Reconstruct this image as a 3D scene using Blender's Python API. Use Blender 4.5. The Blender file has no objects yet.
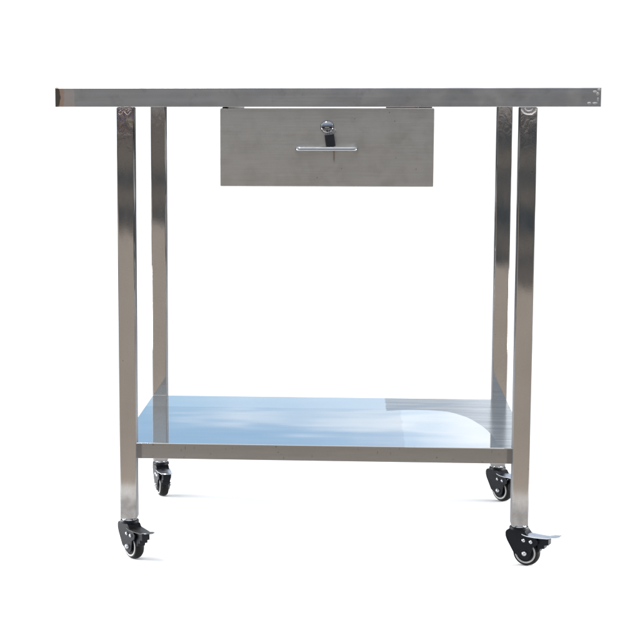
import bpy, bmesh, math, random
from mathutils import Vector, Matrix

random.seed(4)
SC = bpy.context.scene
COL = SC.collection
R = math.radians

# ------------------------------------------------------------------ dimensions (metres)
LEG = 0.0323            # square tube
HA = 0.3882             # outer half width over the legs
LEG_BOT, TOP_BOT = 0.073, 0.859
REAR_Y = 0.5273         # front face of the rear legs
TOP_T, TOP_W, TOP_D, TOP_Y0 = 0.0354, 1.0028, 0.580, -0.0102
SHELF_Z, SHELF_T = 0.2225, 0.0303


# ------------------------------------------------------------------ node helper
class Nodes:
    def __init__(self, tree):
        self.t = tree
        self.n = tree.nodes
        self.l = tree.links

    def new(self, kind, **kw):
        nd = self.n.new(kind)
        for k, v in kw.items():
            setattr(nd, k, v)
        return nd

    def put(self, sock, v):
        if v is None:
            return
        if isinstance(v, (int, float)):
            sock.default_value = v
        elif isinstance(v, (tuple, list)):
            if len(sock.default_value) == 4 and len(v) == 3:
                v = (*v, 1)
            sock.default_value = v
        else:
            self.l.new(v, sock)

    def math(self, op, a, b=None, c=None, clamp=False):
        nd = self.new('ShaderNodeMath', operation=op, use_clamp=clamp)
        for i, v in enumerate((a, b, c)):
            self.put(nd.inputs[i], v)
        return nd.outputs[0]

    def mix(self, fac, a, b, blend='MIX'):
        nd = self.new('ShaderNodeMix', data_type='RGBA', blend_type=blend)
        self.put(nd.inputs[0], fac)
        self.put(nd.inputs[6], a)
        self.put(nd.inputs[7], b)
        return nd.outputs[2]

    def step(self, v, lo, hi):
        nd = self.new('ShaderNodeMapRange', interpolation_type='SMOOTHSTEP')
        self.put(nd.inputs[0], v)
        nd.inputs[1].default_value = lo
        nd.inputs[2].default_value = hi
        return nd.outputs[0]

    def rng(self, v, lo, hi, a, b):
        nd = self.new('ShaderNodeMapRange')
        self.put(nd.inputs[0], v)
        for i, q in enumerate((lo, hi, a, b)):
            nd.inputs[i + 1].default_value = q
        return nd.outputs[0]

    def noise(self, vec, scale, detail=3, rough=0.5, dist=0.0):
        nd = self.new('ShaderNodeTexNoise')
        self.put(nd.inputs['Vector'], vec)
        nd.inputs['Scale'].default_value = scale
        nd.inputs['Detail'].default_value = detail
        nd.inputs['Roughness'].default_value = rough
        nd.inputs['Distortion'].default_value = dist
        return nd.outputs['Fac']

    def scale(self, vec, s, off=(0, 0, 0)):
        nd = self.new('ShaderNodeMapping')
        self.put(nd.inputs[0], vec)
        nd.inputs['Location'].default_value = off
        nd.inputs['Scale'].default_value = s
        return nd.outputs[0]

    def bump(self, h, strength, dist=0.001, normal=None):
        nd = self.new('ShaderNodeBump')
        nd.inputs['Strength'].default_value = strength
        nd.inputs['Distance'].default_value = dist
        self.put(nd.inputs['Height'], h)
        if normal is not None:
            self.put(nd.inputs['Normal'], normal)
        return nd.outputs[0]


def material(name):
    m = bpy.data.materials.new(name)
    m.use_nodes = True
    N = Nodes(m.node_tree)
    b = m.node_tree.nodes['Principled BSDF']
    tc = N.new('ShaderNodeTexCoord')
    obj = tc.outputs['Object']
    sep = N.new('ShaderNodeSeparateXYZ')
    N.put(sep.inputs[0], obj)
    return m, N, b, obj, sep.outputs


def plain(name, col, rough, metal=0.0, var=0.15, scale=60, bump=0.0, spec=0.5):
    m, N, b, obj, s = material(name)
    n = N.noise(obj, scale, 4, 0.6)
    c = N.mix(n, tuple(x * (1 - var) for x in col), tuple(min(1, x * (1 + var)) for x in col))
    N.put(b.inputs['Base Color'], c)
    N.put(b.inputs['Roughness'], N.rng(n, 0.3, 0.7, max(0.02, rough - 0.06), rough + 0.06))
    b.inputs['Metallic'].default_value = metal
    b.inputs['Specular IOR Level'].default_value = spec
    if bump:
        N.put(b.inputs['Normal'], N.bump(N.noise(obj, scale * 6, 3), bump, 0.0006))
    return m


def pits(N, obj, scale, lo=0.04, hi=0.075, keep=0.56):
    """small dark specks: 1 on a speck"""
    v = N.new('ShaderNodeTexVoronoi')
    N.put(v.inputs['Vector'], obj)
    v.inputs['Scale'].default_value = scale
    keep = N.math('GREATER_THAN', N.noise(obj, scale * 0.31, 1), keep)
    return N.math('MULTIPLY', N.math('SUBTRACT', 1.0, N.step(v.outputs['Distance'], lo, hi)), keep)


def leg_steel(tint):
    """polished square tube: orange-peel waves, specks, rough foot with its floor reflection toned down and heat tint below the weld"""
    m, N, b, obj, s = material('polished_tube_steel')
    z = s[2]
    base = N.mix(N.noise(N.scale(obj, (40, 40, 6)), 1, 4), (0.60, 0.585, 0.57), (0.69, 0.675, 0.655))
    base = N.mix(N.math('MULTIPLY', pits(N, obj, 70), 0.75), base, (0.10, 0.085, 0.07))
    base = N.mix(N.math('MULTIPLY', N.step(N.noise(obj, 420, 3, 0.7), 0.45, 0.72), 0.16), base, (0.36, 0.32, 0.28))
    # heat tint close to the welded head
    hn = N.noise(N.scale(obj, (70, 70, 45)), 1, 3, 0.6, 0.8)
    ramp = N.new('ShaderNodeValToRGB')
    e = ramp.color_ramp.elements
    e[0].position, e[0].color = 0.30, (0.62, 0.60, 0.58, 1)
    e[1].position, e[1].color = 0.72, (0.75, 0.72, 0.66, 1)
    for p, c in ((0.42, (0.56, 0.38, 0.29, 1)), (0.50, (0.30, 0.32, 0.52, 1)), (0.58, (0.66, 0.50, 0.40, 1))):
        q = e.new(p)
        q.color = c
    N.put(ramp.inputs[0], hn)
    zone = N.math('MULTIPLY', N.step(N.math('ADD', z, N.math('MULTIPLY', hn, 0.03)), 0.785, 0.858), tint)
    base = N.mix(zone, base, ramp.outputs[0])
    floor_refl_dim = N.math('SUBTRACT', 1.0, N.step(N.math('ADD', z, N.math('MULTIPLY', hn, 0.02)), 0.105, 0.155))  # foot colour darkened to offset the bright floor's reflection
    base = N.mix(N.math('MULTIPLY', floor_refl_dim, N.rng(N.noise(obj, 60, 3), 0.35, 0.65, 0.72, 0.95)), base, (0.235, 0.222, 0.21))
    N.put(b.inputs['Base Color'], base)
    foot = N.math('SUBTRACT', 1.0, N.step(z, 0.09, 0.17))
    r0 = N.rng(N.noise(N.scale(obj, (90, 90, 18)), 1, 3), 0.3, 0.7, 0.02, 0.05)
    N.put(b.inputs['Roughness'], N.math('ADD', r0, N.math('MULTIPLY', foot, 0.36)))
    b.inputs['Metallic'].default_value = 1
    n1 = N.bump(N.noise(N.scale(obj, (1, 1, 0.35)), 26, 2), 0.03, 0.003)
    n2 = N.bump(N.noise(obj, 700, 2), 0.035, 0.0002, n1)
    n3 = N.bump(N.math('MULTIPLY', hn, zone), 0.13, 0.003, n2)
    N.put(b.inputs['Normal'], n3)
    return m




def side_steel():  # leg sides: reflection of dark surroundings put into the colour
    m, N, b, obj, s = material('shaded_side_steel')
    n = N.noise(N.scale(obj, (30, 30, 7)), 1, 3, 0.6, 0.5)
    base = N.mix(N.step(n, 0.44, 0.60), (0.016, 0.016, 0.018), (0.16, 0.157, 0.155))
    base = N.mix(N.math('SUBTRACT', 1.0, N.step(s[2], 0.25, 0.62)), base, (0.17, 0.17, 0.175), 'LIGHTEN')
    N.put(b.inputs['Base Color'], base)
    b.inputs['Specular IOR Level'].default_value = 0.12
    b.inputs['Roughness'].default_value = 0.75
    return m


M_SIDE = side_steel()
M_LEG_TINTED = leg_steel(0.85)
M_LEG = leg_steel(0.22)


def edge_steel():
    """folded edge of the table top; its left end carries a burnt weld"""
    m, N, b, obj, s = material('brushed_edge_steel')
    x, y, z = s[0], s[1], s[2]
    streak = N.noise(N.scale(obj, (3, 30, 260)), 1, 4, 0.6)
    blot = N.noise(obj, 9, 3, 0.6)
    base = N.mix(streak, (0.59, 0.595, 0.605), (0.63, 0.635, 0.645))
    base = N.mix(N.math('MULTIPLY', N.step(blot, 0.44, 0.62), N.rng(x, -0.3, 0.45, 0.15, 0.75)), base, (0.86, 0.84, 0.82))  # paler mottling towards the right: uneven reflections put into the colour
    base = N.mix(N.math('MULTIPLY', N.step(N.noise(obj, 38, 3, 0.6), 0.55, 0.7), 0.22), base, (0.40, 0.40, 0.41))
    # burnt half-moon at the left end
    dx = N.math('ADD', x, 0.5040)
    dz = N.math('MULTIPLY', N.math('SUBTRACT', z, 0.8775), 0.55)
    d = N.math('SQRT', N.math('ADD', N.math('MULTIPLY', dx, dx), N.math('MULTIPLY', dz, dz)))
    d = N.math('ADD', d, N.math('MULTIPLY', N.math('SUBTRACT', N.noise(obj, 90, 2), 0.5), 0.006))
    front = N.math('LESS_THAN', y, -0.006)
    dark = N.math('MULTIPLY', N.math('SUBTRACT', 1.0, N.step(d, 0.0118, 0.0138)), front)
    ring = N.math('MULTIPLY', N.math('SUBTRACT', 1.0, N.step(d, 0.0175, 0.0215)), front)
    pale = N.math('MULTIPLY', N.math('LESS_THAN', N.math('ADD', x, N.math('MULTIPLY', blot, 0.004)), -0.4630), front)
    base = N.mix(N.math('MULTIPLY', pale, 0.55), base, (0.86, 0.74, 0.69))
    base = N.mix(N.math('MULTIPLY', ring, 0.85), base, (0.74, 0.53, 0.40))
    base = N.mix(N.math('MULTIPLY', dark, 0.90), base, (0.13, 0.13, 0.12))
    N.put(b.inputs['Base Color'], base)
    N.put(b.inputs['Roughness'], N.rng(streak, 0.25, 0.75, 0.22, 0.26))
    b.inputs['Metallic'].default_value = 1
    n1 = N.bump(N.noise(N.scale(obj, (1, 1, 2)), 7, 2), 0.12, 0.01)
    N.put(b.inputs['Normal'], N.bump(streak, 0.025, 0.0003, n1))
    return m


def brushed_front():
    m, N, b, obj, s = material('satin_drawer_steel')
    streak = N.noise(N.scale(obj, (9, 30, 330)), 1, 4, 0.65)
    blot = N.noise(obj, 26, 4, 0.65)
    smear = N.noise(N.scale(obj, (30, 30, 70)), 1, 3, 0.6, 0.6)
    base = N.mix(streak, (0.54, 0.522, 0.492), (0.70, 0.68, 0.642))
    base = N.mix(N.math('MULTIPLY', N.step(blot, 0.52, 0.72), 0.20), base, (0.40, 0.39, 0.375))
    base = N.mix(N.math('MULTIPLY', N.step(smear, 0.62, 0.75), 0.25), base, (0.70, 0.69, 0.67))
    base = N.mix(N.math('MULTIPLY', pits(N, obj, 48, 0.03, 0.09), 0.5), base, (0.16, 0.14, 0.12))
    # brown drip below the lock
    dx = N.math('ABSOLUTE', N.math('SUBTRACT', N.math('ADD', s[0], N.math('MULTIPLY', blot, 0.004)), 0.0195))
    drip = N.math('MULTIPLY', N.math('SUBTRACT', 1.0, N.step(dx, 0.0005, 0.0026)),
                  N.math('MULTIPLY', N.step(s[2], 0.752, 0.764), N.math('LESS_THAN', s[2], 0.779)))
    base = N.mix(N.math('MULTIPLY', drip, 0.6), base, (0.24, 0.15, 0.10))
    N.put(b.inputs['Base Color'], base)
    N.put(b.inputs['Roughness'], N.rng(blot, 0.3, 0.7, 0.28, 0.36))
    b.inputs['Metallic'].default_value = 1
    n1 = N.bump(N.noise(N.scale(obj, (1, 1, 1.6)), 6, 2), 0.10, 0.006)
    N.put(b.inputs['Normal'], N.bump(streak, 0.22, 0.0004, n1))
    return m


def shelf_steel():
    """mirror sheet with reflections put into its colour: dark building rear right, haze, cloud"""
    m, N, b, obj, s = material('mirror_shelf_steel')
    x, y, z = s[0], s[1], s[2]
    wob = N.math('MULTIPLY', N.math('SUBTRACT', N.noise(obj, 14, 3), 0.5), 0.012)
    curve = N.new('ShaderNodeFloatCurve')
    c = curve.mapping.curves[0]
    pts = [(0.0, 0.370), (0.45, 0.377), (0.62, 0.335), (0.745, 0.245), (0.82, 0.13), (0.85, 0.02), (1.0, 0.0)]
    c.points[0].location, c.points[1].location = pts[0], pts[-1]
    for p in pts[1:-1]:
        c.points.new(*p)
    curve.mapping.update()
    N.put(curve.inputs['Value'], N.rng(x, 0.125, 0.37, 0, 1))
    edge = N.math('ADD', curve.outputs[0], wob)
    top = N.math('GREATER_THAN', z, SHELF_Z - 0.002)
    dark_refl = N.math('MULTIPLY', N.step(N.math('SUBTRACT', y, edge), -0.002, 0.003), N.step(N.math('ADD', x, wob), 0.123, 0.1265))  # dark patch: reflected building painted into the sheet
    dark_refl = N.math('MULTIPLY', dark_refl, top)
    band = N.math('MULTIPLY', N.step(N.math('ADD', y, N.math('MULTIPLY', wob, 0.3)), 0.390, 0.394), top)  # lighter strip along the back: reflected haze painted in
    band = N.math('MULTIPLY', band, N.math('SUBTRACT', 1.0, dark_refl))
    pale = N.math('MULTIPLY', N.math('MULTIPLY', N.step(N.math('ADD', x, wob), 0.152, 0.157), top), N.math('SUBTRACT', 1.0, dark_refl))  # lighter right part: reflected cloud painted in
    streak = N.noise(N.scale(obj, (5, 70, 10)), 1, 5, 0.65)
    mirror_refl = N.mix(streak, (0.66, 0.67, 0.675), (0.74, 0.745, 0.745))
    mirror_refl = N.mix(N.math('MULTIPLY', pale, 0.75), mirror_refl, (0.86, 0.87, 0.86))
    mirror_refl = N.mix(N.math('MULTIPLY', band, 0.55), mirror_refl, (0.88, 0.88, 0.86))
    steel = N.mix(N.step(streak, 0.3, 0.7), (0.25, 0.255, 0.27), (0.49, 0.47, 0.44))  # colour of the reflected dark building
    refl_streak = N.math('ABSOLUTE', N.math('SUBTRACT', N.math('SUBTRACT', y, N.math('MULTIPLY', x, 0.55)), 0.322))  # diagonal dark streak inside the painted reflection
    steel = N.mix(N.math('MULTIPLY', N.math('SUBTRACT', 1.0, N.step(refl_streak, 0.012, 0.022)), 0.55), steel, (0.24, 0.27, 0.34))
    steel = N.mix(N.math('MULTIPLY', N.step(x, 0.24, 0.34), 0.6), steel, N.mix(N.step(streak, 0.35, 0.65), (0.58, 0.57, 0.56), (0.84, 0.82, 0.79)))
    base = N.mix(dark_refl, mirror_refl, steel)
    # the folded front: pitted, darkened at the two ends
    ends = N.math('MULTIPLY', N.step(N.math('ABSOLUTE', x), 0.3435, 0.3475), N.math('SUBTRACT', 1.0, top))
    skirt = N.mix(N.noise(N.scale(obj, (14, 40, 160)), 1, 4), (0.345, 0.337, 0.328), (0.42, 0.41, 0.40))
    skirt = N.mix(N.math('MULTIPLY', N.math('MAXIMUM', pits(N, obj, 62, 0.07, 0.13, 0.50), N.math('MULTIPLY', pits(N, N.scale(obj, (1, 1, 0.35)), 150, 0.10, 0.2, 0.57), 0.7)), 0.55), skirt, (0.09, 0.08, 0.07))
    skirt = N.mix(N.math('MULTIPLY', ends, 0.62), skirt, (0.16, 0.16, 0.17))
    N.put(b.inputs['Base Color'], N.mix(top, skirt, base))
    rt = N.math('ADD', N.math('MULTIPLY', dark_refl, 0.17), N.math('ADD', 0.035, N.math('MULTIPLY', band, 0.05)))
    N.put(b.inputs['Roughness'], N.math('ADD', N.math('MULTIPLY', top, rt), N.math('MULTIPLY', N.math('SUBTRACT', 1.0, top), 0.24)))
    b.inputs['Metallic'].default_value = 1
    n1 = N.bump(N.noise(N.scale(obj, (1, 1.6, 1)), 5, 1), 0.03, 0.01)
    N.put(b.inputs['Normal'], N.bump(streak, 0.015, 0.0006, n1))
    return m


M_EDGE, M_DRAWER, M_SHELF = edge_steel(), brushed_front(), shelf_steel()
M_CHROME = plain('chrome', (0.46, 0.47, 0.49), 0.16, 1.0, 0.06, 80)
M_LOCK = plain('dark_chrome', (0.26, 0.27, 0.29), 0.14, 1.0, 0.06, 80)
M_FLAT_WELD = plain('ground_weld_metal', (0.55, 0.54, 0.53), 0.38, 1.0, 0.25, 260, 0.4)
M_BURNT = plain('burnt_weld_metal', (0.42, 0.36, 0.36), 0.22, 1.0, 0.35, 160, 0.3)
M_BOLT = plain('dull_zinc', (0.36, 0.37, 0.39), 0.3, 1.0, 0.12, 300)
M_PEDAL = plain('pressed_zinc', (0.52, 0.55, 0.60), 0.30, 1.0, 0.10, 90, 0.08)
M_WELD = plain('weld_metal', (0.74, 0.73, 0.71), 0.25, 1.0, 0.12, 200, 0.4)
M_HOUSING = plain('black_lacquered_metal', (0.0040, 0.0045, 0.0065), 0.40, 0.0, 0.3, 120, 0.10, 0.13)
M_RUBBER = plain('black_rubber', (0.0050, 0.0050, 0.0054), 0.6, 0.0, 0.3, 150, 0.25, 0.13)
M_RING = plain('grey_plastic', (0.26, 0.255, 0.245), 0.5, 0.0, 0.12, 150)
M_KEY = plain('black_plastic', (0.010, 0.011, 0.017), 0.33, 0.0, 0.25, 200)
M_RED = plain('maroon_paint', (0.34, 0.03, 0.04), 0.5, 0.0, 0.2, 90)
M_DARK = plain('shaded_pedal_steel', (0.10, 0.10, 0.105), 0.4, 1.0, 0.2, 90)
M_INNER = plain('pale_steel', (0.72, 0.69, 0.67), 0.3, 1.0, 0.08, 60)


# ------------------------------------------------------------------ mesh helpers
def box(bm, x0, x1, y0, y1, z0, z1, bevel=0.0, seg=3, low=None):
    t = bmesh.new()
    bmesh.ops.create_cube(t, size=1)
    for v in t.verts:
        v.co = Vector(((x0 + x1) / 2 + v.co.x * (x1 - x0), (y0 + y1) / 2 + v.co.y * (y1 - y0), (z0 + z1) / 2 + v.co.z * (z1 - z0)))
    if bevel:
        zl = min(v.co.z for v in t.verts) + 1e-6
        if low is not None:
            ed = [e for e in t.edges if max(v.co.z for v in e.verts) < zl]
            bmesh.ops.bevel(t, geom=ed, offset=low, segments=2, profile=0.5, affect='EDGES')
            zl = min(v.co.z for v in t.verts) + low * 1.5
            ed = [e for e in t.edges if e.is_manifold and e.calc_face_angle(0) > 0.5 and max(v.co.z for v in e.verts) > zl]
        else:
            ed = t.edges[:]
        bmesh.ops.bevel(t, geom=ed, offset=bevel, segments=seg, profile=0.5, affect='EDGES')
    join(bm, t)


def join(bm, t, mat=None):
    if mat is not None:
        bmesh.ops.transform(t, matrix=mat, verts=t.verts[:])
    me = bpy.data.meshes.new('scratch')
    t.to_mesh(me)
    t.free()
    bm.from_mesh(me)
    bpy.data.meshes.remove(me)


def tube(bm, pts, r, sides=12, flat=1.0):
    """round bar along a polyline, capped"""
    pts = [Vector(p) for p in pts]
    t = bmesh.new()
    rings = []
    ref = None
    for i, p in enumerate(pts):
        d = (pts[min(i + 1, len(pts) - 1)] - pts[max(i - 1, 0)]).normalized()
        if ref is None:
            ref = d.orthogonal().normalized()
        ref = (ref - d * ref.dot(d)).normalized()
        w = d.cross(ref)
        rings.append([t.verts.new(p + ref * (r * math.cos(a)) + w * (r * flat * math.sin(a)))
                      for a in (2 * math.pi * k / sides for k in range(sides))])
    for a, b in zip(rings, rings[1:]):
        for k in range(sides):
            t.faces.new((a[k], a[(k + 1) % sides], b[(k + 1) % sides], b[k]))
    t.faces.new(rings[0][::-1])
    t.faces.new(rings[-1])
    bmesh.ops.recalc_face_normals(t, faces=t.faces[:])
    join(bm, t)


def lathe(bm, prof, mat=None, seg=40):
    """profile of (radius, height) turned round local Z"""
    t = bmesh.new()
    rings = []
    for r, h in prof:
        if r < 1e-6:
            rings.append([t.verts.new((0, 0, h))])
        else:
            rings.append([t.verts.new((r * math.cos(2 * math.pi * k / seg), r * math.sin(2 * math.pi * k / seg), h)) for k in range(seg)])
    for a, b in zip(rings, rings[1:]):
        for k in range(seg):
            q = [a[k % len(a)], a[(k + 1) % len(a)], b[(k + 1) % len(b)], b[k % len(b)]]
            u = []
            for v in q:
                if v not in u:
                    u.append(v)
            if len(u) > 2:
                t.faces.new(u)
    bmesh.ops.recalc_face_normals(t, faces=t.faces[:])
    join(bm, t, mat)


def prism(bm, outline, y0, y1, bevel=0.0, mat=None):
    """XZ outline given thickness along Y"""
    t = bmesh.new()
    f = t.faces.new([t.verts.new((x, y0, z)) for x, z in outline])
    r = bmesh.ops.extrude_face_region(t, geom=[f])
    for v in r['geom']:
        if isinstance(v, bmesh.types.BMVert):
            v.co.y = y1
    bmesh.ops.recalc_face_normals(t, faces=t.faces[:])
    if bevel:
        ed = [e for e in t.edges if e.calc_face_angle(0) > 0.5 or abs(e.verts[0].co.y - e.verts[1].co.y) < 1e-7]
        bmesh.ops.bevel(t, geom=ed, offset=bevel, segments=2, profile=0.5, affect='EDGES')
    join(bm, t, mat)


def build(name, bm, mat, parent=None, loc=(0, 0, 0), rot=(0, 0, 0), smooth=35, weighted=True):
    me = bpy.data.meshes.new(name)
    bm.to_mesh(me)
    bm.free()
    me.materials.append(mat)
    o = bpy.data.objects.new(name, me)
    COL.objects.link(o)
    for p in me.polygons:
        p.use_smooth = True
    me.set_sharp_from_angle(angle=R(smooth))
    if weighted:
        wn = o.modifiers.new('even_normals', 'WEIGHTED_NORMAL')
        wn.keep_sharp = True
        wn.weight = 100
    o.location, o.rotation_euler = loc, rot
    if parent:
        o.parent = parent
    return o


def empty(name, loc, label, cat):
    o = bpy.data.objects.new(name, None)
    COL.objects.link(o)
    o.location = loc
    o.empty_display_size = 0.1
    o['label'], o['category'] = label, cat
    return o


# ------------------------------------------------------------------ the table
table = empty('instrument_table', (0, 0, 0),
              'stainless steel table on four black casters with lockable drawer and mirror lower shelf', 'table')

# ---- top: one sheet folded down all round
bm = bmesh.new()
box(bm, -TOP_W / 2, TOP_W / 2, TOP_Y0, TOP_Y0 + TOP_D, TOP_BOT, TOP_BOT + TOP_T, 0.0019, 3, 0.0006)
top = build('tabletop', bm, M_EDGE, table)
# welded corner at the right end
bm = bmesh.new()
for cx, cz, rx, rz in ((0.4895, 0.8865, .0034, .0020), (0.4945, 0.8825, .0022, .0034), (0.4795, 0.8660, .0030, .0019),
                       (0.4900, 0.8658, .0040, .0017), (0.4950, 0.8725, .0014, .0040), (0.4968, 0.8900, .0026, .0022)):
    t = bmesh.new()
    bmesh.ops.create_icosphere(t, subdivisions=2, radius=1)
    join(bm, t, Matrix.Translation((cx, TOP_Y0, cz)) @ Matrix.Diagonal((rx * 1.25, 0.0006, rz * 0.9, 1)))
build('weld_bead', bm, M_FLAT_WELD, top)

# ---- legs
for name_x, y, mat in ((-1, 0.0, M_LEG_TINTED), (1, 0.0, M_LEG), (-1, REAR_Y, M_LEG), (1, REAR_Y, M_LEG)):
    x0 = -HA if name_x < 0 else HA - LEG
    bm = bmesh.new()
    box(bm, x0, x0 + LEG, y, y + LEG, LEG_BOT, TOP_BOT - 0.0005, 0.0024, 3)
    leg = build('leg', bm, mat, table)
    leg.data.materials.append(M_SIDE)
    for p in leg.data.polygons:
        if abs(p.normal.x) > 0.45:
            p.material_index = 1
    if y == 0.0:
        bm = bmesh.new()
        if name_x > 0:      # bright scoop-shaped weld
            arc = [(x0 + LEG / 2 + 0.0125 * math.cos(a), -0.0004, TOP_BOT - 0.0035 - 0.0105 * math.sin(a))
                   for a in (math.pi * k / 14 for k in range(15))]
            for r_, pts in ((0.0019, arc), (0.0013, [(p[0] * 0.55 + (x0 + LEG / 2) * 0.45, p[1], (p[2] - TOP_BOT) * 0.5 + TOP_BOT) for p in arc])):
                tube(bm, [(p[0], p[1] + random.uniform(-.0005, .0003), p[2] + random.uniform(-.0006, .0006)) for p in pts], r_, 8)
        else:               # lumpy burnt weld
            for z0, amp, r_ in ((0.0022, 0.0010, 0.0017), (0.0062, 0.0024, 0.0012), (0.0105, 0.0030, 0.0009)):
                ph = random.uniform(0, 6)
                tube(bm, [(x0 + 0.0045 + (LEG - 0.009) * k / 26, -0.0002 + random.uniform(-.0004, .0003),
                           TOP_BOT - z0 - amp * math.sin(ph + 0.42 * k) - random.uniform(0, .0008)) for k in range(27)], r_, 8)
        build('weld_bead', bm, M_WELD if name_x > 0 else M_BURNT, leg)

# ---- lower shelf: sheet with a folded skirt
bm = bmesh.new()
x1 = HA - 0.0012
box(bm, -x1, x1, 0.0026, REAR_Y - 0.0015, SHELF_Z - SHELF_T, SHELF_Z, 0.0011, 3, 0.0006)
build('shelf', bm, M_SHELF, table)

# ---- drawer
DX0, DX1, DZ0, DZ1, DY = -0.1950, 0.2009, 0.7115, 0.8562, 0.0040
bm = bmesh.new()
box(bm, DX0, DX1, DY, DY + 0.016, DZ0, DZ1, 0.0016, 3)
W = 0.0012
bx0, bx1, by0, by1, bz0, bz1 = DX0 + 0.014, DX1 - 0.014, DY + 0.0158, 0.44, DZ0 + 0.008, DZ1 - 0.012
box(bm, bx0, bx0 + W, by0, by1, bz0, bz1)
box(bm, bx1 - W, bx1, by0, by1, bz0, bz1)
box(bm, bx0 + W, bx1 - W, by1 - W, by1, bz0, bz1)
box(bm, bx0 + W, bx1 - W, by0, by1 - W, bz0, bz0 + W)
drawer = build('drawer', bm, M_DRAWER, table)

bm = bmesh.new()                    # bail handle
hx0, hx1, hz, hy = -0.0545, 0.0612, 0.7825, -0.024
pts = [(hx0 + 0.004, DY + 0.002, hz)]
for k in range(7):
    a = math.pi / 2 * k / 6
    pts.append((hx0 + 0.004 + 0.006 * (1 - math.cos(a)), hy + 0.006 - 0.006 * math.sin(a), hz))
for k in range(7):
    a = math.pi / 2 * k / 6
    pts.append((hx1 - 0.004 - 0.006 * (1 - math.sin(a)), hy + 0.006 - 0.006 * math.cos(a), hz))
pts.append((hx1 - 0.004, DY + 0.002, hz))
tube(bm, pts, 0.0040, 16)
build('handle', bm, M_CHROME, drawer)

LX, LZ = 0.0040, 0.8225             # domed cam lock
bm = bmesh.new()
to_front = Matrix.Translation((LX, DY, LZ)) @ Matrix.Rotation(R(90), 4, 'X')
prof = [(0.0126, -0.001), (0.0126, 0.0030), (0.0121, 0.0042)]
for k in range(1, 9):
    a = math.pi / 2 * k / 8
    prof.append((0.0115 * math.cos(a) + (0.0006 if k < 8 else 0), 0.0042 + 0.0062 * math.sin(a)))
prof[-1] = (0.0, prof[-1][1])
lathe(bm, prof, to_front)
lock = build('lock', bm, M_LOCK, drawer, smooth=50)
bm = bmesh.new()
box(bm, LX - 0.0098, LX + 0.0098, DY - 0.0108, DY - 0.0055, LZ - 0.0030, LZ - 0.0010, 0.0004, 1)
build('horizon_line', bm, M_HOUSING, lock)  # black bar across the dome stands in for the reflected horizon

# ---- runners between the drawer and the top
bm = bmesh.new()
box(bm, DX0 + 0.004, DX0 + 0.0060, 0.010, 0.46, DZ1 - 0.010, TOP_BOT - 0.0004)
box(bm, DX0 + 0.0134, DX0 + 0.0150, 0.010, 0.46, DZ1 - 0.010, TOP_BOT - 0.0004)
box(bm, DX0 + 0.0060, DX0 + 0.0134, 0.012, 0.46, DZ1 - 0.0100, DZ1 - 0.0088)
build('runner', bm, M_DARK, table)
bm = bmesh.new()
box(bm, DX1 - 0.0290, DX1 - 0.004, 0.012, 0.46, DZ1 + 0.0004, TOP_BOT - 0.0004)
build('runner', bm, M_DARK, table)
bm = bmesh.new()
box(bm, 0.1120, DX1 - 0.0300, 0.0080, 0.030, DZ1 + 0.0004, TOP_BOT - 0.0004)
o = build('crossbar', bm, M_RED, table)
o['label'] = 'short maroon painted strip in the gap above the drawer'

# ------------------------------------------------------------------ casters (origin: top of the swivel axis, wheel trails along +X)
def circle_pts(cx, cz, r, a0, a1, n):
    return [(cx + r * math.cos(R(a0 + (a1 - a0) * k / n)), cz + r * math.sin(R(a0 + (a1 - a0) * k / n))) for k in range(n + 1)]


WR, WX = 0.0246, 0.0155
WZ = -(LEG_BOT - WR)


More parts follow.
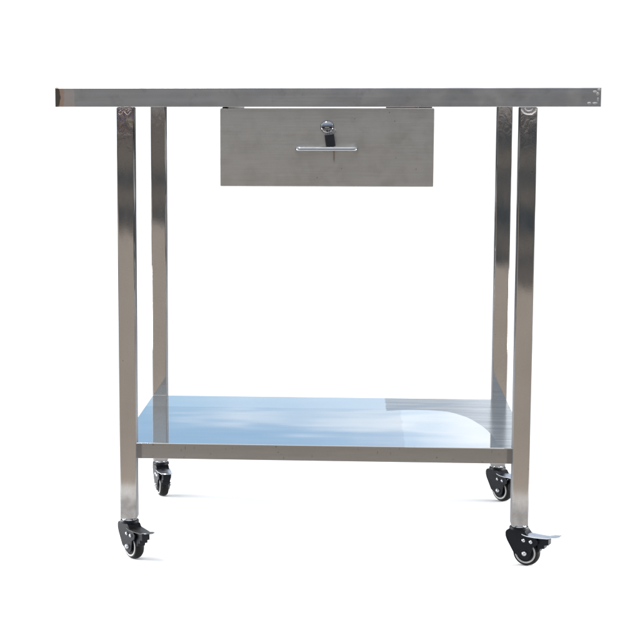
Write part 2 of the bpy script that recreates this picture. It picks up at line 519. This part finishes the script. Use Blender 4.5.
def make_caster():
    # housing: two cheeks and a crown
    outline = [(-0.0150, -0.0075), (-0.0188, -0.0095), (-0.0208, -0.0135), (-0.0206, -0.0200), (-0.0180, -0.0270), (-0.0050, WZ - 0.001)]
    outline += circle_pts(WX, WZ, 0.0118, 215, 350, 8)
    outline += [(0.0300, -0.0360), (0.0385, -0.0310), (0.0400, -0.0235), (0.0330, -0.0185), (0.0200, -0.0150), (0.0150, -0.0085)]
    bm = bmesh.new()
    for s in (-1, 1):
        prism(bm, outline, s * 0.0104, s * 0.0134, 0.0007)
    prism(bm, [(-0.0150, -0.0078), (-0.0186, -0.0098), (-0.0205, -0.0138), (-0.0200, -0.0195), (-0.0120, -0.0190), (0.0100, -0.0185),
               (0.0300, -0.0200), (0.0200, -0.0154), (0.0150, -0.0088)], -0.0105, 0.0105)
    lathe(bm, [(0.0, -0.0036), (0.0165, -0.0036), (0.0172, -0.0050), (0.0172, -0.0082), (0.0, -0.0082)])
    c = build('caster', bm, M_HOUSING, table)
    # swivel stem and race
    bm = bmesh.new()
    lathe(bm, [(0.0, 0.0), (0.0105, 0.0), (0.0105, -0.0016), (0.0128, -0.0018), (0.0134, -0.0030), (0.0128, -0.0044), (0.0, -0.0044)])
    build('swivel_race', bm, M_CHROME, c)
    # tyre
    ax = Matrix.Translation((WX, 0, WZ)) @ Matrix.Rotation(R(90), 4, 'X')
    bm = bmesh.new()
    w = 0.0086
    prof = [(0.0192, -w), (0.0212, -w)]
    prof += [(0.0202 + 0.0044 * math.sin(R(a)), -w * 0.96 * math.cos(R(a))) for a in range(20, 161, 10)]
    prof += [(0.0212, w), (0.0192, w), (0.0192, -w)]
    lathe(bm, prof, ax, 56)
    build('tyre', bm, M_RUBBER, c)
    bm = bmesh.new()
    lathe(bm, [(0.0, -0.0078), (0.0160, -0.0078), (0.0160, 0.0078), (0.0, 0.0078)], ax, 48)
    build('wheel_hub', bm, M_HOUSING, c)
    bm = bmesh.new()
    lathe(bm, [(0.0161, -0.0094), (0.0180, -0.0098), (0.0191, -0.0092), (0.0191, 0.0092), (0.0180, 0.0098), (0.0161, 0.0094), (0.0161, -0.0094)], ax, 56)
    build('wheel_ring', bm, M_RING, c)
    # axle bolt, domed both sides
    bm = bmesh.new()
    prof = [(0.0, -0.0188), (0.0022, -0.0184), (0.0038, -0.0172), (0.0046, -0.0158), (0.0048, -0.0134), (0.0024, -0.0132), (0.0024, 0.0132),
            (0.0048, 0.0134), (0.0046, 0.0158), (0.0038, 0.0172), (0.0022, 0.0184), (0.0, 0.0188)]
    lathe(bm, prof, ax, 24)
    build('axle_bolt', bm, M_BOLT, c)
    for rx, rz in ((0.0135, -0.0250), (0.0268, -0.0262)):
        bm = bmesh.new()
        lathe(bm, [(0.0, -0.0166), (0.0020, -0.0162), (0.0032, -0.0150), (0.0034, -0.0132), (0.0016, -0.0130), (0.0016, 0.0130), (0.0034, 0.0132),
                   (0.0032, 0.0150), (0.0020, 0.0162), (0.0, 0.0166)], Matrix.Translation((rx, 0, rz)) @ Matrix.Rotation(R(90), 4, 'X'), 20)
        build('rivet', bm, M_BOLT, c)
    # brake pedal: pressed tongue, wide over the wheel, narrow and turned up at the tip
    bm = bmesh.new()
    rows = [(0.0060, -0.0118, .0118), (0.0110, -0.0138, .0140), (0.0190, -0.0156, .0150), (0.0330, -0.0166, .0142), (0.0460, -0.0168, .0124),
            (0.0560, -0.0168, .0106), (0.0630, -0.0164, .0100), (0.0700, -0.0156, .0096), (0.0755, -0.0147, .0078), (0.0785, -0.0140, .0040)]
    t = bmesh.new()
    grid = []
    for x, z, hw in rows:
        grid.append([t.verts.new((x, hw * u, z + (-0.0016 * u * u if x < 0.06 else 0.0010 * (u * u - 0.5)))) for u in (-1, -.6, -.2, .2, .6, 1)])
    for a, b in zip(grid, grid[1:]):
        for k in range(5):
            t.faces.new((a[k], b[k], b[k + 1], a[k + 1]))
    bmesh.ops.recalc_face_normals(t, faces=t.faces[:])
    bmesh.ops.solidify(t, geom=t.faces[:], thickness=0.0014)
    join(bm, t)
    build('brake_pedal', bm, M_PEDAL, c, smooth=50)
    bm = bmesh.new()                # stepped brake block below the pedal
    prism(bm, [(0.0370, -0.0186), (0.0575, -0.0188), (0.0575, -0.0305), (0.0500, -0.0312), (0.0500, -0.0375), (0.0425, -0.0385), (0.0405, -0.0450), (0.0375, -0.0440)],
          -0.0080, 0.0080, 0.0005)
    build('brake_block', bm, M_HOUSING, c)
    return c


CS = 1.06
DROP = LEG_BOT * (CS - 1)
caster = make_caster()
cx = HA - LEG / 2
spots = ((cx, LEG / 2, -24), (-cx, LEG / 2, -52), (-cx, REAR_Y + LEG / 2, -71), (cx, REAR_Y + LEG / 2, -48))
for i, (x, y, a) in enumerate(spots):
    c = caster
    if i:
        c = caster.copy()
        COL.objects.link(c)
        c.parent = table
        for ch in caster.children:
            d = ch.copy()
            COL.objects.link(d)
            d.parent = c
            if i == 1 and d.name.startswith('brake_pedal'):
                d.material_slots[0].link = 'OBJECT'
                d.material_slots[0].material = M_DARK  # darker metal stands in for shade and dark reflection on this pedal
                d['label'] = 'brake pedal with shade put into its colour'
    c.location = (x, y, LEG_BOT)
    c.rotation_euler = (0, 0, R(a))
    c.scale = (CS, CS, CS)
    c['label'] = ('front right caster with bright brake pedal turned to the right', 'front left caster turned towards the viewer',
                  'rear left caster seen nearly wheel edge on', 'rear right caster partly behind the front leg')[i]

table.location.z = -DROP
for ch in table.children:
    ch.location.z += DROP

# ------------------------------------------------------------------ key hanging from the lock
key = empty('drawer_key', (LX, DY - 0.010, LZ - 0.0015), 'small key with black plastic head on wire ring hanging from drawer lock', 'key')
ko = Vector(key.location)


def rel(p):
    return Vector(p) - ko


bm = bmesh.new()                    # wire ring through the lock face and the key head
ctr, rr = Vector((0.0135, -0.0100, 0.8125)), 0.0080
pts = []
for k in range(29):
    a = 2 * math.pi * k / 28
    u = Vector((0.80, -0.30, 0.52)).normalized()
    v = Vector((-0.35, 0.25, 0.90)).normalized()
    pts.append(rel(ctr + u * (rr * math.cos(a)) + v * (0.62 * rr * math.sin(a))))
tube(bm, pts, 0.0008, 8)
build('ring', bm, M_CHROME, key)
bm = bmesh.new()                    # black head, tilted a little
box(bm, -0.0088, 0.0088, -0.0018, 0.0018, -0.0130, 0.0110, 0.0016, 3)
build('key_head', bm, M_KEY, key, rel((0.0095, -0.0140, 0.7985)), (0, R(-8), 0))
bm = bmesh.new()                    # metal lug of the key above its head
box(bm, -0.0030, 0.0030, -0.0010, 0.0010, -0.0030, 0.0045, 0.0006, 2)
build('key_lug', bm, M_CHROME, key, rel((0.0128, -0.0138, 0.8100)), (0, R(-25), 0))
bm = bmesh.new()                    # blade pushed into the lock
box(bm, -0.0040, 0.0040, -0.0060, 0.0050, -0.0007, 0.0007, 0.0004, 1)
build('key_blade', bm, M_CHROME, key, rel((LX, DY - 0.0105, LZ - 0.0015)))


# ------------------------------------------------------------------ setting
def sheet(name, pts, z, mat):
    bm = bmesh.new()
    bm.faces.new([bm.verts.new((x, y, z)) for x, y in pts])
    bmesh.ops.recalc_face_normals(bm, faces=bm.faces[:])
    o = build(name, bm, mat)
    if o.data.polygons[0].normal.z < 0:
        o.data.flip_normals()
    o['kind'] = 'structure'
    return o


M_WHITE = plain('white_paint', (0.90, 0.90, 0.90), 0.9, 0, 0.01, 3)
m, N, b, obj, s = material('pale_paving')
n = N.noise(obj, 1.3, 6, 0.65)
g = N.noise(obj, 60, 4, 0.7)
pav = N.mix(n, (0.275, 0.230, 0.188), (0.367, 0.311, 0.256))
N.put(b.inputs['Base Color'], N.mix(N.math('MULTIPLY', g, 0.4), pav, (0.20, 0.175, 0.15)))
b.inputs['Roughness'].default_value = 0.9
M_PAVE = m
sheet('floor', [(-90, -0.535 - 90 * 0.0728 + 6.0), (-3, -0.74), (3, -0.30), (90, -0.30), (90, 160), (-90, 160)], -DROP, M_WHITE)
sheet('ground', [(-14, -0.2), (-14, -9.0), (-2.4, -9.0), (0.85, -4.7), (4.0, -4.2), (14, -4.2), (14, -0.2)], -DROP - 0.004, M_PAVE)

# ------------------------------------------------------------------ daylight
SUN_EL, SUN_AZ = 58, 205            # sun high, a little behind the viewer's left
w = bpy.data.worlds.new('World')
SC.world = w
w.use_nodes = True
N = Nodes(w.node_tree)
bg = w.node_tree.nodes['Background']
tc = N.new('ShaderNodeTexCoord')
d = tc.outputs['Generated']
sep = N.new('ShaderNodeSeparateXYZ')
N.put(sep.inputs[0], d)
X, Y, Z = sep.outputs
sky = N.new('ShaderNodeTexSky', sky_type='NISHITA')
sky.sun_disc = False
sky.sun_elevation = R(SUN_EL)
sky.sun_rotation = R(SUN_AZ)
sky.dust_density = 0.6
blue = N.mix(1.0, sky.outputs[0], (1.53, 1.56, 1.54), 'MULTIPLY')
# cloud: thin streaks low down, closing to a bright sheet overhead
cl = N.noise(N.scale(d, (6, 6, 55)), 1, 4, 0.55, 0.4)
cl2 = N.noise(N.scale(d, (3.2, 3.2, 22)), 1, 4, 0.6, 0.3)
streak = N.math('MULTIPLY', N.step(N.math('ADD', N.math('MULTIPLY', cl, 0.55), N.math('MULTIPLY', cl2, 0.45)), 0.42, 0.62), 0.85)
over = N.step(Z, 0.30, 0.62)
cover = N.math('MAXIMUM', streak, over)
CLOUD = 12.5
col = N.mix(cover, blue, (CLOUD * 0.98, CLOUD, CLOUD * 1.03))
# bright haze along the horizon
haze = N.math('SUBTRACT', 1.0, N.step(Z, 0.075, 0.135))
col = N.mix(haze, col, (12.0, 12.0, 12.0))
# the shaded side behind the viewer: dull masonry and trees up to 20 degrees, darker at its foot
behind = N.step(N.math('MULTIPLY', Y, -1.0), 0.05, 0.45)
low = N.math('SUBTRACT', 1.0, N.step(Z, 0.10, 0.34))
tex = N.noise(N.scale(d, (11, 11, 30)), 1, 5, 0.6, 0.4)
dull = N.mix(N.step(tex, 0.38, 0.64), (1.85, 1.84, 1.85), (3.8, 3.7, 3.65))
foot = N.math('SUBTRACT', 1.0, N.step(Z, -0.020, -0.006))
bands = N.noise(N.scale(d, (6, 6, 95)), 1, 4, 0.6, 0.6)
footc = N.mix(N.step(bands, 0.465, 0.515), (0.66, 0.79, 0.92), (1.85, 1.68, 1.55))
dull = N.mix(foot, dull, footc)
col = N.mix(N.math('MULTIPLY', behind, low), col, dull)
N.put(bg.inputs['Color'], col)
bg.inputs['Strength'].default_value = 0.10

sun = bpy.data.lights.new('sun', 'SUN')
sun.energy = 1.0
sun.angle = R(12)
sun.color = (1.0, 0.96, 0.90)
so = bpy.data.objects.new('sun', sun)
COL.objects.link(so)
so['kind'] = 'structure'
a, e = R(SUN_AZ), R(SUN_EL)
to_sun = Vector((math.sin(a) * math.cos(e), math.cos(a) * math.cos(e), math.sin(e)))
so.rotation_euler = to_sun.to_track_quat('Z', 'Y').to_euler()

# two added fill lights, out of view, low on either side keep the white floor under the table as bright as the rest
for sx in (-1, 1):
    la = bpy.data.lights.new('fill_light', 'AREA')
    la.shape = 'RECTANGLE'
    la.size, la.size_y = 1.1, 0.24
    la.energy = 14
    la.spread = R(100)
    lo = bpy.data.objects.new('fill_light', la)
    COL.objects.link(lo)
    lo.location = (sx * 1.45, 0.34, 0.26)
    lo.rotation_euler = (Vector(lo.location) - Vector((0, 0.17, 0.0))).to_track_quat('Z', 'Y').to_euler()

# ------------------------------------------------------------------ camera
cam = bpy.data.cameras.new('camera')
cam.sensor_width = 36
cam.lens = 97.575
cam.shift_x = 0.1398
cam.clip_end = 1000
co = bpy.data.objects.new('camera', cam)
COL.objects.link(co)
r2 = Vector((0.99719540, 0.07483885, -0.00069405))
u2 = Vector((-0.00905256, 0.12981651, 0.99149671))
fw = Vector((-0.07429258, 0.98870967, -0.13012991))
co.matrix_world = Matrix.Translation((0.067235, -3.22762, 0.885615)) @ Matrix((r2, u2, -fw)).transposed().to_4x4()
SC.camera = co
SC.view_settings.view_transform = 'Standard'
SC.view_settings.look = 'None'
SC.view_settings.exposure = 0
SC.view_settings.gamma = 1
SC.render.resolution_x = SC.render.resolution_y = 1024
SC.cycles.max_bounces = 10
SC.cycles.use_denoising = True
